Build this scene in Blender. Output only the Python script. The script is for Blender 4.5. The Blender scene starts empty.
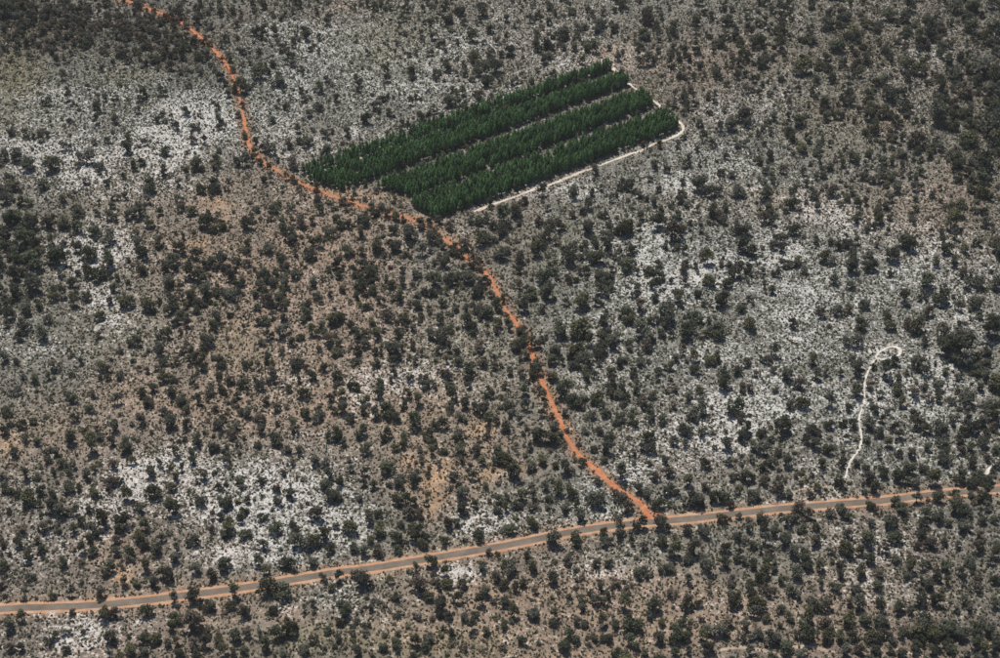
import bpy, math, random
import numpy as np
from mathutils import Vector, Matrix

random.seed(7)
rng = np.random.default_rng(7)
scene = bpy.context.scene
COL = scene.collection

# ------------------------------------------------------------------ camera
CAM_H = 560.0
PITCH = math.radians(38.0)          # depression of the optical axis
FPX = 1600.0                        # focal length for a frame 1000 wide
cam_d = bpy.data.cameras.new('camera')
cam_d.sensor_width = 36.0
cam_d.lens = 36.0 * FPX / 1000.0
cam_d.clip_start = 1.0
cam_d.clip_end = 60000.0
cam = bpy.data.objects.new('camera', cam_d)
COL.objects.link(cam)
cam.location = (0, 0, CAM_H)
cam.rotation_euler = (math.pi / 2 - PITCH, 0, 0)
scene.camera = cam

# ------------------------------------------------------------------ sky, sun, exposure
SUN_EL = math.radians(65)
SUN_AZ = math.radians(-20)          # from the view direction (+Y), to the left
world = bpy.data.worlds.new('World')
scene.world = world
world.use_nodes = True
wn = world.node_tree
wn.nodes.clear()
sky = wn.nodes.new('ShaderNodeTexSky')
sky.sky_type = 'NISHITA'
sky.sun_disc = False
sky.sun_elevation = SUN_EL
sky.sun_rotation = SUN_AZ
sky.altitude = 500
bg = wn.nodes.new('ShaderNodeBackground')
bg.inputs['Strength'].default_value = 0.09
wo = wn.nodes.new('ShaderNodeOutputWorld')
wn.links.new(sky.outputs[0], bg.inputs[0])
wn.links.new(bg.outputs[0], wo.inputs[0])

sun_d = bpy.data.lights.new('sun', 'SUN')
sun_d.energy = 4.4
sun_d.angle = math.radians(0.53)
sun_d.color = (1.0, 0.955, 0.89)
sun = bpy.data.objects.new('sun', sun_d)
COL.objects.link(sun)
sv = Vector((math.sin(SUN_AZ) * math.cos(SUN_EL), math.cos(SUN_AZ) * math.cos(SUN_EL), math.sin(SUN_EL)))
sun.rotation_euler = sv.to_track_quat('Z', 'Y').to_euler()
sun.location = sv * 900

scene.render.engine = 'CYCLES'
vs = scene.view_settings
vs.view_transform = 'Standard'
vs.look = 'None'
vs.exposure = 0.08
vs.gamma = 1.0
vs.use_curve_mapping = False

# ------------------------------------------------------------------ from the air to the ground and back
CP, SP = math.cos(PITCH), math.sin(PITCH)

def ground(x, y):
    """ground point seen at (x, y) of a 1000 x 658 frame"""
    x = np.asarray(x, float); y = np.asarray(y, float)
    u = (x - 500) / FPX; v = (y - 329) / FPX
    t = CAM_H / (SP + v * CP)
    return u * t, (CP - v * SP) * t

def frame(X, Y):
    X = np.asarray(X, float); Y = np.asarray(Y, float)
    d = Y * CP + CAM_H * SP
    return 500 + FPX * X / d, 329 + FPX * (CAM_H * CP - Y * SP) / d

def mpp(y):
    return CAM_H / (SP + (np.asarray(y, float) - 329) / FPX * CP) / FPX

# ------------------------------------------------------------------ noise for layout
def vnoise(X, Y, cell, seed):
    r = np.random.default_rng(seed)
    N = 256
    tab = r.random((N, N))
    fx = X / cell; fy = Y / cell
    ix = np.floor(fx).astype(int); iy = np.floor(fy).astype(int)
    tx = fx - ix; ty = fy - iy
    tx = tx * tx * (3 - 2 * tx); ty = ty * ty * (3 - 2 * ty)
    a = tab[ix % N, iy % N]; b = tab[(ix + 1) % N, iy % N]
    c = tab[ix % N, (iy + 1) % N]; d = tab[(ix + 1) % N, (iy + 1) % N]
    return (a * (1 - tx) + b * tx) * (1 - ty) + (c * (1 - tx) + d * tx) * ty

def fbm(X, Y, cell, seed, octv=4):
    s = 0; amp = 1; tot = 0
    for k in range(octv):
        s = s + amp * vnoise(X + 37.7 * k, Y - 11.3 * k, cell / 2 ** k, seed + k)
        tot += amp; amp *= 0.55
    return s / tot

def sstep(a, b, x):
    t = np.clip((x - a) / (b - a), 0, 1)
    return t * t * (3 - 2 * t)

# ------------------------------------------------------------------ roads and tracks (points found in the view, laid on the ground)
ROAD = [(-260, 633), (-120, 620), (0, 609), (83, 606), (150, 600), (184, 595.5), (242, 588), (334, 573), (367, 569), (425, 559.5), (500, 546.5),
        (533, 540), (575, 531.5), (617, 525.5), (650, 522), (684, 519.5), (734, 514), (784, 508.5), (834, 504.5), (884, 500.5), (934, 494.5),
        (1000, 489), (1120, 478), (1260, 466)]
TRACK = [(60, -30), (95, -12), (125, 0), (150, 9), (180, 22), (200, 37), (217, 53), (230, 70), (236, 85), (240, 102), (245, 125), (249, 143), (260, 159),
         (280, 172), (302, 184), (330, 195), (360, 205), (385, 212), (410, 219), (432, 228), (447, 241), (462, 253), (478, 266),
         (490, 278), (497, 292), (505, 308), (515, 322), (525, 336), (531, 352), (539, 375), (548, 395), (555, 410), (562, 425),
         (570, 443), (580, 456), (592, 466), (605, 478), (617, 488), (628, 495), (639, 503), (646, 512), (648, 521)]
BREAK = [(606, 62), (611, 67), (620, 74), (627, 81), (632, 86), (643, 94), (655, 102), (667, 112), (674, 117.5), (681, 124), (683.4, 128.7), (679.8, 133.5),
         (670, 138.4), (653, 144.5), (641, 150.6), (628.7, 154.5), (616.5, 159), (606.8, 163), (599.5, 165.6), (581, 172), (563, 179.6),
         (545, 186), (526.5, 192), (514, 197), (500, 202), (488, 206), (474, 211.5)]
FOOT = [(877, 358.5), (874, 361), (871, 366), (868, 371), (864.5, 384), (865, 396), (863, 407), (859.5, 417), (859, 425), (861.5, 434.5), (860, 447),
        (854, 456), (850, 462), (847.5, 469), (845, 478)]
LOOP = [(875, 357), (879, 352), (885, 349), (890, 347), (896, 347), (900, 349.5), (899.5, 353.5), (895, 356.7), (889, 358), (882, 359.3), (875, 357)]
LANE = [(608, 70), (593, 74), (572, 81.5), (556.5, 87), (544, 92), (526, 98), (500, 107), (470, 118), (444, 128.5), (422, 137), (385, 150), (345, 163.5)]
SIDE = [(1006, 452), (995, 462), (990, 469), (985, 476)]
SIDE2 = [(1030, 628), (1000, 640), (985, 645), (972, 650), (962, 655)]
SIDE3 = [(835, 652), (815, 648), (800, 647), (785, 648), (770, 651), (740, 648), (720, 650)]
SIDE4 = [(790, 493), (805, 489), (818, 488), (830, 487)]
SIDE5 = [(930, 658), (915, 654), (903, 651), (895, 648)]
LINES = dict(road=ROAD, track=TRACK, brk=BREAK, foot=FOOT, loop=LOOP, lane=LANE)

def smooth_line(pts, step=1.5):
    gx, gy = ground([p[0] for p in pts], [p[1] for p in pts])
    P = [Vector((a, b)) for a, b in zip(gx, gy)]
    P = [P[0] * 2 - P[1]] + P + [P[-1] * 2 - P[-2]]
    out = []
    for i in range(1, len(P) - 2):
        p0, p1, p2, p3 = P[i - 1:i + 3]
        n = max(2, int((p2 - p1).length / step))
        for k in range(n):
            t = k / n
            out.append(0.5 * ((2 * p1) + (p2 - p0) * t + (2 * p0 - 5 * p1 + 4 * p2 - p3) * t * t + (3 * p1 - p0 - 3 * p2 + p3) * t ** 3))
    out.append(P[-2])
    return np.array([(p.x, p.y) for p in out])

WL = {k: smooth_line(v) for k, v in LINES.items()}
for k, v in (('side', SIDE), ('side2', SIDE2), ('side3', SIDE3), ('side4', SIDE4), ('side5', SIDE5)):
    WL[k] = smooth_line(v)

def dist_line(X, Y, line):
    """distance of many points to a polyline's samples (samples are ~1.5 m apart)"""
    X = np.asarray(X, float).ravel(); Y = np.asarray(Y, float).ravel()
    best = np.full(X.shape, 1e9)
    lo = line.min(0) - 25; hi = line.max(0) + 25
    m = (X > lo[0]) & (X < hi[0]) & (Y > lo[1]) & (Y < hi[1])
    idx = np.nonzero(m)[0]
    for s in range(0, len(idx), 4000):
        ii = idx[s:s + 4000]
        d = (X[ii, None] - line[None, :, 0]) ** 2 + (Y[ii, None] - line[None, :, 1]) ** 2
        best[ii] = np.sqrt(d.min(1))
    return best

# ------------------------------------------------------------------ soil patches, (x, y, rx, ry, strength) as they lie in the view
WHITE = [(98, 262, 34, 30, 1.4), (145, 478, 30, 18, .9), (190, 150, 60, 24, .6), (105, 248, 24, 18, 1.4), (115, 312, 18, 14, 1.2), (85, 175, 16, 18, 1.2), (210, 138, 42, 20, 1.2), (228, 135, 22, 12, 1.4), (70, 250, 60, 60, .4),
         (160, 185, 50, 26, .55), (120, 130, 110, 42, .85), (105, 20, 22, 14, .8), (140, 65, 34, 16, .6), (160, 470, 42, 34, .7), (143, 482, 20, 14, 1.1),
         (200, 500, 62, 34, .55), (250, 522, 80, 36, .6), (245, 553, 50, 14, .9), (290, 500, 40, 30, .5), (345, 378, 60, 34, .6), (300, 478, 60, 40, .4),
         (50, 633, 40, 18, .75), (110, 625, 50, 20, .6), (345, 512, 34, 24, .7), (462, 570, 20, 10, .85), (545, 510, 90, 24, .7), (480, 528, 40, 14, .7), (552, 320, 34, 13, .75),
         (640, 245, 46, 26, .6), (665, 275, 50, 34, .65), (612, 228, 22, 13, .7), (712, 375, 36, 26, .7), (801, 460, 13, 8, 1.2), (760, 455, 80, 40, .7),
         (880, 240, 90, 50, .5), (945, 372, 14, 10, 1), (705, 425, 44, 34, .75), (800, 300, 130, 80, .6), (790, 548, 28, 12, .6), (900, 590, 46, 22, .5),
         (330, 120, 110, 40, .42), (390, 60, 130, 60, .3), (780, 310, 180, 110, .2), (560, 185, 80, 22, .6), (512, 92, 18, 8, .9), (475, 90, 20, 10, .7), (930, 65, 80, 46, .55), (430, 340, 70, 46, .45),
         (310, 272, 14, 8, .7), (420, 240, 40, 20, .4), (880, 400, 80, 40, .5), (620, 475, 40, 18, .6), (680, 180, 60, 30, .5), (860, 545, 40, 20, .45),
         (750, 120, 80, 60, .42), (560, 40, 120, 40, .25), (290, 40, 60, 40, .35), (40, 150, 40, 60, .45), (60, 340, 50, 20, .5), (600, 560, 40, 18, .5),
         (285, 605, 22, 9, .7), (345, 590, 30, 20, .55), (470, 400, 20, 12, .4), (960, 380, 40, 60, .35), (905, 470, 60, 20, .45), (40, 560, 50, 20, .5), (720, 600, 30, 14, .45),
         (400, 380, 30, 20, .6), (955, 635, 30, 14, .45), (90, 500, 60, 30, .5), (840, 500, 40, 10, .3), (450, 150, 20, 8, .0)]
TAN = [(440, 480, 44, 26, 1), (432, 497, 14, 22, 1.2), (520, 466, 18, 8, 1), (492, 440, 18, 10, .8), (478, 424, 10, 10, .9), (410, 456, 12, 6, .9),
       (195, 246, 14, 8, 1), (215, 207, 16, 14, .8), (360, 225, 40, 20, .5), (120, 380, 34, 22, .6), (133, 396, 22, 12, .7), (235, 395, 80, 40, .8),
       (70, 432, 80, 40, .8), (320, 392, 18, 14, .8), (112, 545, 40, 20, .7), (225, 552, 20, 14, .7), (280, 612, 34, 14, .8), (600, 615, 140, 44, .75),
       (715, 613, 30, 14, .9), (482, 592, 26, 10, .9), (450, 600, 80, 40, .5), (620, 60, 24, 12, .8), (830, 206, 90, 16, .4), (900, 195, 60, 24, .25),
       (890, 120, 20, 16, .5), (960, 185, 30, 20, .6), (800, 645, 24, 6, 1), (560, 655, 90, 12, .8), (340, 5, 24, 6, .7), (250, 245, 130, 80, .8), (330, 330, 150, 90, .45), (500, 625, 420, 40, .3),
       (210, 620, 40, 22, .7), (380, 430, 120, 50, .4), (680, 620, 60, 40, .5), (830, 620, 60, 40, .4), (620, 590, 60, 20, .5), (100, 650, 80, 20, .4), (400, 640, 90, 20, .5),
       (120, 565, 30, 6, .8), (12, 440, 14, 16, .7), (930, 655, 50, 14, .6), (700, 60, 60, 24, .4), (660, 200, 60, 20, .3), (420, 400, 70, 26, .4), (330, 370, 60, 40, .3),
       (255, 330, 20, 30, .5), (545, 435, 30, 16, .4), (940, 220, 60, 30, .4), (760, 190, 40, 12, .4)]
ORANGE = [(440, 470, 12, 12, 1), (434, 494, 8, 16, .9), (492, 473, 12, 8, .7), (478, 426, 8, 8, .8), (410, 456, 7, 4, .8), (195, 247, 10, 5, .8),
          (520, 468, 8, 4, .4), (12, 446, 9, 12, .5), (112, 578, 12, 6, .5), (462, 428, 12, 5, .4), (118, 574, 10, 6, .7), (215, 204, 8, 6, .5), (690, 514, 22, 3, .9),
          (455, 245, 14, 6, .5), (370, 200, 30, 5, .6), (335, 190, 30, 5, .7), (420, 222, 16, 5, .6), (700, 300, 0.1, .1, 0), (900, 652, 30, 6, .35), (560, 657, 60, 5, .3)]
OLIVE = [(18, 75, 24, 34, 1), (330, 645, 110, 16, .7), (375, 50, 50, 34, .6), (235, 345, 44, 34, .6), (130, 70, 34, 14, .6), (470, 540, 30, 10, .4), (830, 130, 40, 30, .3), (30, 420, 40, 20, .5), (470, 645, 60, 16, .5), (110, 330, 60, 40, .35)]
DARK = [(880, 60, 110, 60, .35), (600, 655, 400, 12, .35), (90, 34, 110, 26, .9), (180, 45, 40, 24, .7), (960, 640, 90, 40, .6), (985, 130, 40, 140, .55), (985, 560, 40, 70, .4), (10, 600, 30, 60, .3), (390, 205, 24, 12, .6), (5, 10, 50, 40, .6), (60, 240, 40, 50, .35)]

def blobs(px, py, lst, seed, X, Y):
    wx = (fbm(X, Y, 42, seed, 4) - .5) * 36
    wy = (fbm(X, Y, 42, seed + 50, 4) - .5) * 26
    s = np.zeros(px.shape)
    for (cx, cy, rx, ry, a) in lst:
        d = ((px + wx - cx) / rx) ** 2 + ((py + wy - cy) / ry) ** 2
        s += a * np.exp(-0.9 * d)
    return s

def soil_fields(X, Y):
    px, py = frame(X, Y)
    # behind the camera the frame formula is meaningless: only noise there
    ok = (Y > 150) & (Y < 2600)
    px = np.where(ok, px, -9e3); py = np.where(ok, py, -9e3)
    n1 = fbm(X, Y, 130, 11, 5); n2 = fbm(X, Y, 60, 23, 4); n3 = fbm(X, Y, 24, 31, 3); n4 = fbm(X, Y, 200, 41, 4)
    W = 1.02 * np.tanh(.85 * blobs(px, py, WHITE, 101, X, Y)) * (.3 + 1.4 * n3) + .75 * (n2 - .33) + .6 * (n3 - .5)
    T = blobs(px, py, TAN, 201, X, Y) * (.5 + n3) + .45 * (n1 - .5)
    O = blobs(px, py, ORANGE, 301, X, Y) * (.5 + n3)
    G = blobs(px, py, OLIVE, 401, X, Y) + .9 * (n4 - .55)
    D = blobs(px, py, DARK, 501, X, Y)
    return np.clip(W, 0, 1.2), np.clip(T, 0, 1), np.clip(O, 0, 1), np.clip(G, 0, 1), np.clip(D, 0, 1)

# ------------------------------------------------------------------ materials
def new_mat(name):
    m = bpy.data.materials.new(name)
    m.use_nodes = True
    nt = m.node_tree
    p = nt.nodes['Principled BSDF']
    p.inputs['Roughness'].default_value = 0.95
    p.inputs['Specular IOR Level'].default_value = 0.1
    return m, nt, p

def N(nt, kind, **kw):
    n = nt.nodes.new(kind)
    for k, v in kw.items():
        if k in n.inputs:
            n.inputs[k].default_value = v
        else:
            setattr(n, k, v)
    return n

def ramp(nt, pts, mode='LINEAR'):
    r = nt.nodes.new('ShaderNodeValToRGB')
    r.color_ramp.interpolation = mode
    e = r.color_ramp.elements
    while len(e) < len(pts):
        e.new(0.5)
    for i, (p, c) in enumerate(pts):
        e[i].position = p
        e[i].color = c if len(c) == 4 else (*c, 1)
    return r

def mixc(nt, fac, a, b, mode='MIX'):
    m = nt.nodes.new('ShaderNodeMix')
    m.data_type = 'RGBA'
    m.blend_type = mode
    for s, v in ((m.inputs[0], fac), (m.inputs[6], a), (m.inputs[7], b)):
        if isinstance(v, (int, float)):
            s.default_value = v
        elif isinstance(v, tuple):
            s.default_value = (*v, 1) if len(v) == 3 else v
        else:
            nt.links.new(v, s)
    return m.outputs[2]

def math_node(nt, op, a, b=None, clamp=False):
    m = nt.nodes.new('ShaderNodeMath')
    m.operation = op
    m.use_clamp = clamp
    for s, v in zip(m.inputs, (a, b)):
        if v is None:
            continue
        if isinstance(v, (int, float)):
            s.default_value = v
        else:
            nt.links.new(v, s)
    return m.outputs[0]

def ground_material():
    m, nt, p = new_mat('bush_soil')
    geo = N(nt, 'ShaderNodeNewGeometry')
    soil = N(nt, 'ShaderNodeAttribute', attribute_name='soil')
    sand = N(nt, 'ShaderNodeAttribute', attribute_name='sand')
    def noise(scale, det=3, rough=.6):
        n = N(nt, 'ShaderNodeTexNoise', Scale=scale, Detail=det, Roughness=rough)
        nt.links.new(geo.outputs['Position'], n.inputs['Vector'])
        return n.outputs['Fac']
    fine, mid, big = noise(.68, 3, .6), noise(.2, 3), noise(.05, 4)
    # bare pale sand shows as flecks between litter: more and larger flecks where the sand field is high
    th = math_node(nt, 'MULTIPLY', sand.outputs['Fac'], .165)
    th = math_node(nt, 'SUBTRACT', .575, th)
    mixn = math_node(nt, 'ADD', math_node(nt, 'MULTIPLY', fine, .72), math_node(nt, 'MULTIPLY', mid, .28))
    mr = N(nt, 'ShaderNodeMapRange', interpolation_type='SMOOTHSTEP')
    nt.links.new(mixn, mr.inputs['Value'])
    nt.links.new(th, mr.inputs['From Min'])
    nt.links.new(math_node(nt, 'ADD', th, .14), mr.inputs['From Max'])
    sandcol = ramp(nt, [(.3, (.47, .44, .40)), (.55, (.62, .60, .56)), (.75, (.74, .725, .69))])
    nt.links.new(mid, sandcol.inputs[0])
    tone = ramp(nt, [(.25, (.55, .55, .55)), (.5, (.95, .95, .95)), (.75, (1.35, 1.33, 1.3))])
    nt.links.new(mid, tone.inputs[0])
    litter = mixc(nt, 1.0, soil.outputs['Color'], tone.outputs[0], 'MULTIPLY')
    tone2 = ramp(nt, [(.3, (.78, .78, .78)), (.7, (1.2, 1.2, 1.2))])
    nt.links.new(fine, tone2.inputs[0])
    litter = mixc(nt, 1.0, litter, tone2.outputs[0], 'MULTIPLY')
    tone3 = ramp(nt, [(.3, (.85, .85, .86)), (.7, (1.12, 1.1, 1.08))])
    nt.links.new(big, tone3.inputs[0])
    litter = mixc(nt, 1.0, litter, tone3.outputs[0], 'MULTIPLY')
    sandtint = mixc(nt, .3, sandcol.outputs[0], soil.outputs['Color'])
    c = mixc(nt, mr.outputs[0], litter, sandtint)
    nt.links.new(c, p.inputs['Base Color'])
    b = N(nt, 'ShaderNodeBump', Strength=.5, Distance=.5)
    nt.links.new(fine, b.inputs['Height'])
    nt.links.new(b.outputs[0], p.inputs['Normal'])
    return m

def dirt_material(name, cols, scale=.35, patch=None):
    m, nt, p = new_mat(name)
    geo = N(nt, 'ShaderNodeNewGeometry')
    n = N(nt, 'ShaderNodeTexNoise', Scale=scale, Detail=4, Roughness=.65)
    nt.links.new(geo.outputs['Position'], n.inputs['Vector'])
    r = ramp(nt, list(zip((.3, .5, .7), cols)))
    nt.links.new(n.outputs['Fac'], r.inputs[0])
    n2 = N(nt, 'ShaderNodeTexNoise', Scale=2.2, Detail=3, Roughness=.7)
    nt.links.new(geo.outputs['Position'], n2.inputs['Vector'])
    r2 = ramp(nt, [(.3, (.8, .8, .8)), (.7, (1.15, 1.15, 1.15))])
    nt.links.new(n2.outputs['Fac'], r2.inputs[0])
    c = mixc(nt, 1.0, r.outputs[0], r2.outputs[0], 'MULTIPLY')
    nt.links.new(c, p.inputs['Base Color'])
    b = N(nt, 'ShaderNodeBump', Strength=.3, Distance=.2)
    nt.links.new(n2.outputs['Fac'], b.inputs['Height'])
    nt.links.new(b.outputs[0], p.inputs['Normal'])
    return m

def leaf_material(name, dark, light, rnd=(.65, 1.6), attr=None, transl=.22):
    m, nt, p = new_mat(name)
    geo = N(nt, 'ShaderNodeNewGeometry')
    oi = N(nt, 'ShaderNodeObjectInfo')
    n = N(nt, 'ShaderNodeTexNoise', Scale=.9, Detail=2)
    nt.links.new(geo.outputs['Position'], n.inputs['Vector'])
    r = ramp(nt, [(.35, dark), (.65, light)])
    nt.links.new(n.outputs['Fac'], r.inputs[0])
    mr = N(nt, 'ShaderNodeMapRange')
    mr.inputs['To Min'].default_value = rnd[0]
    mr.inputs['To Max'].default_value = rnd[1]
    nt.links.new(oi.outputs['Random'], mr.inputs['Value'])
    sc = N(nt, 'ShaderNodeVectorMath', operation='SCALE')
    nt.links.new(r.outputs[0], sc.inputs[0])
    nt.links.new(mr.outputs[0], sc.inputs['Scale'])
    out = sc.outputs[0]
    if attr:
        a = N(nt, 'ShaderNodeAttribute', attribute_name=attr)
        out = mixc(nt, 1.0, out, a.outputs['Color'], 'MULTIPLY')
    nt.links.new(out, p.inputs['Base Color'])
    tr = N(nt, 'ShaderNodeBsdfTranslucent')
    nt.links.new(out, tr.inputs['Color'])
    mx = N(nt, 'ShaderNodeMixShader')
    mx.inputs[0].default_value = transl
    nt.links.new(p.outputs[0], mx.inputs[1])
    nt.links.new(tr.outputs[0], mx.inputs[2])
    nt.links.new(mx.outputs[0], nt.nodes['Material Output'].inputs['Surface'])
    return m

def plain_material(name, a, b, scale=3):
    m, nt, p = new_mat(name)
    tc = N(nt, 'ShaderNodeTexCoord')
    n = N(nt, 'ShaderNodeTexNoise', Scale=scale, Detail=3)
    nt.links.new(tc.outputs['Object'], n.inputs['Vector'])
    r = ramp(nt, [(.3, a), (.7, b)])
    nt.links.new(n.outputs['Fac'], r.inputs[0])
    nt.links.new(r.outputs[0], p.inputs['Base Color'])
    return m

M_GROUND = ground_material()
M_TRACK = dirt_material('orange_dirt', [(.33, .12, .055), (.43, .165, .078), (.50, .24, .13)])
M_SHOULDER = dirt_material('shoulder_dirt', [(.36, .19, .11), (.44, .25, .15), (.48, .33, .22)], .2)
M_ASPHALT = dirt_material('worn_asphalt', [(.128, .103, .080), (.160, .130, .102), (.20, .165, .132)], .12)
M_SAND = dirt_material('pale_sand', [(.42, .36, .29), (.58, .53, .46), (.66, .63, .58)], .25)
M_SAND2 = dirt_material('tan_sand', [(.38, .28, .19), (.55, .47, .38), (.66, .62, .55)], .12)
M_TAN = dirt_material('trail_dirt', [(.28, .20, .14), (.38, .29, .21), (.46, .38, .30)], .12)
M_BARK = plain_material('grey_bark', (.055, .045, .038), (.11, .092, .078))
M_PINEBARK = plain_material('pine_bark', (.10, .075, .058), (.19, .155, .13))
TONES = {
    'grey-green': leaf_material('grey_green_leaf', (.056, .058, .043), (.120, .121, .090)),
    'dark green': leaf_material('dark_green_leaf', (.047, .052, .033), (.100, .108, .066)),
    'olive': leaf_material('olive_leaf', (.062, .061, .034), (.132, .127, .070)),
    'brownish': leaf_material('brownish_leaf', (.068, .056, .042), (.134, .110, .083)),
}
M_PINE = leaf_material('pine_needles', (.036, .082, .028), (.098, .182, .064), (.5, 1.5))
M_COVER = leaf_material('low_shrub_leaf', (.062, .064, .046), (.122, .120, .088), (1, 1), 'tint')
M_GRASS = leaf_material('dry_grass_blade', (.30, .26, .19), (.46, .42, .34), (1, 1), 'tint')

# ------------------------------------------------------------------ mesh helpers
def mesh_from(name, verts, faces, mat, smooth=False):
    me = bpy.data.meshes.new(name)
    me.from_pydata([tuple(v) for v in verts], [], faces)
    me.materials.append(mat)
    if smooth:
        for p in me.polygons:
            p.use_smooth = True
    me.update()
    return me

def quads_mesh(name, V, mat, tint=None):
    """V: (n,4,3) array of quads, built straight from arrays"""
    n = len(V)
    me = bpy.data.meshes.new(name)
    me.vertices.add(n * 4)
    me.vertices.foreach_set('co', V.reshape(-1).astype(np.float32))
    me.loops.add(n * 4)
    me.loops.foreach_set('vertex_index', np.arange(n * 4, dtype=np.int32))
    me.polygons.add(n)
    me.polygons.foreach_set('loop_start', np.arange(0, n * 4, 4, dtype=np.int32))
    me.polygons.foreach_set('loop_total', np.full(n, 4, dtype=np.int32))
    me.materials.append(mat)
    if tint is not None:
        a = me.attributes.new('tint', 'FLOAT_COLOR', 'POINT')
        c = np.ones((n * 4, 4), np.float32)
        c[:, :3] = np.repeat(tint, 4, axis=0)
        a.data.foreach_set('color', c.reshape(-1))
    me.update()
    me.validate()
    return me

def put(name, me, parent=None, label=None, cat=None, group=None, kind=None):
    o = bpy.data.objects.new(name, me)
    COL.objects.link(o)
    if parent:
        o.parent = parent
    if label: o['label'] = label
    if cat: o['category'] = cat
    if group: o['group'] = group
    if kind: o['kind'] = kind
    return o

# ------------------------------------------------------------------ the ground sheet
def axis(lo, hi, step, far_lo, far_hi):
    c = list(np.arange(lo, hi + .1, step))
    s = step; x = lo; left = []
    while x > far_lo:
        s *= 1.45; x -= s; left.append(x)
    s = step; x = hi; right = []
    while x < far_hi:
        s *= 1.45; x += s; right.append(x)
    return np.array(left[::-1] + c + right)

gxs = axis(-480, 480, 2.6, -26000, 26000)
gys = axis(410, 1230, 2.6, -26000, 26000)
GX, GY = np.meshgrid(gxs, gys)
gx, gy = GX.ravel(), GY.ravel()
W, T, O, G, D = soil_fields(gx, gy)
d_track = dist_line(gx, gy, WL['track']); d_road = dist_line(gx, gy, WL['road']); d_brk = dist_line(gx, gy, WL['brk']); d_foot = np.minimum(dist_line(gx, gy, WL['foot']), dist_line(gx, gy, WL['loop']))

def lerp(a, b, t):
    return a * (1 - t[:, None]) + np.array(b)[None, :] * t[:, None]

base = np.tile(np.array([[.168, .160, .134]]), (len(gx), 1))
nb = fbm(gx, gy, 90, 77, 4)
base = lerp(base, (.180, .152, .124), sstep(.45, .7, nb))
cool = np.clip(blobs(*frame(gx, np.clip(gy, 200, 2500)), [(770, 320, 230, 160, 1), (120, 110, 150, 80, .8), (330, 80, 160, 70, .7), (560, 500, 100, 30, .6)], 601, gx, gy), 0, 1)
base = lerp(base, (.150, .160, .138), cool * .8)
base = lerp(base, (.28, .200, .145), T * .75)
base = lerp(base, (.185, .165, .085), G * .6)
base = lerp(base, (.42, .27, .155), O * .75)
base = lerp(base, (.105, .088, .074), D * .7)
base = lerp(base, (.36, .17, .085), .55 * (1 - sstep(1.5, 7, d_track + 4 * (nb - .5))))
base = lerp(base, (.30, .20, .13), .5 * (1 - sstep(4, 11, d_road)))
sandv = np.clip(W - .25 * O - .45 * D - .25 * G, 0, 1.15)
sandv = np.maximum(sandv, .3 * (1 - sstep(1, 6, d_brk)))
sandv *= sstep(1.5, 7, d_track)
ny, nx = GX.shape
ii = (np.arange(ny - 1)[:, None] * nx + np.arange(nx - 1)[None, :]).ravel()
faces = np.stack([ii, ii + 1, ii + nx + 1, ii + nx], 1)
me = bpy.data.meshes.new('ground')
me.vertices.add(len(gx))
me.vertices.foreach_set('co', np.stack([gx, gy, np.zeros_like(gx)], 1).astype(np.float32).reshape(-1))
me.loops.add(faces.size)
me.loops.foreach_set('vertex_index', faces.astype(np.int32).reshape(-1))
me.polygons.add(len(faces))
me.polygons.foreach_set('loop_start', np.arange(0, faces.size, 4, dtype=np.int32))
me.polygons.foreach_set('loop_total', np.full(len(faces), 4, np.int32))
a = me.attributes.new('soil', 'FLOAT_COLOR', 'POINT')
a.data.foreach_set('color', np.concatenate([base, np.ones((len(gx), 1))], 1).astype(np.float32).reshape(-1))
a = me.attributes.new('sand', 'FLOAT', 'POINT')
a.data.foreach_set('value', sandv.astype(np.float32))
me.materials.append(M_GROUND)
me.update(); me.validate()
put('ground', me, kind='structure', label='flat bushland soil with white sand flecks and tan patches', cat='ground')

# ------------------------------------------------------------------ roads
def strip(name, line, w, z, mat, label, cat, jitter=0.0, side=0.0, seed=1, wfun=None):
    r = np.random.default_rng(seed)
    d = np.gradient(line, axis=0)
    d /= np.linalg.norm(d, axis=1)[:, None] + 1e-9
    nrm = np.stack([-d[:, 1], d[:, 0]], 1)
    n = len(line)
    ww = np.full(n, w)
    if wfun is not None:
        ww = ww * wfun(np.linspace(0, 1, n))
    k = np.ones(3) / 3
    jl = np.convolve(r.normal(0, jitter, n), k, 'same') * 1.3
    jr = np.convolve(r.normal(0, jitter, n), k, 'same') * 1.3
    L = line + nrm * (ww / 2 + jl + side)[:, None]
    R = line - nrm * (ww / 2 + jr - side)[:, None]
    v = []
    for i in range(n):
        v += [(L[i, 0], L[i, 1], z * .3), (line[i, 0] + nrm[i, 0] * side, line[i, 1] + nrm[i, 1] * side, z), (R[i, 0], R[i, 1], z * .3)]
    f = []
    for i in range(n - 1):
        f += [(3 * i, 3 * i + 1, 3 * i + 4, 3 * i + 3), (3 * i + 1, 3 * i + 2, 3 * i + 5, 3 * i + 4)]
    me = mesh_from(name, v, f, mat)
    return put(name, me, kind='structure', label=label, cat=cat)

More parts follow.
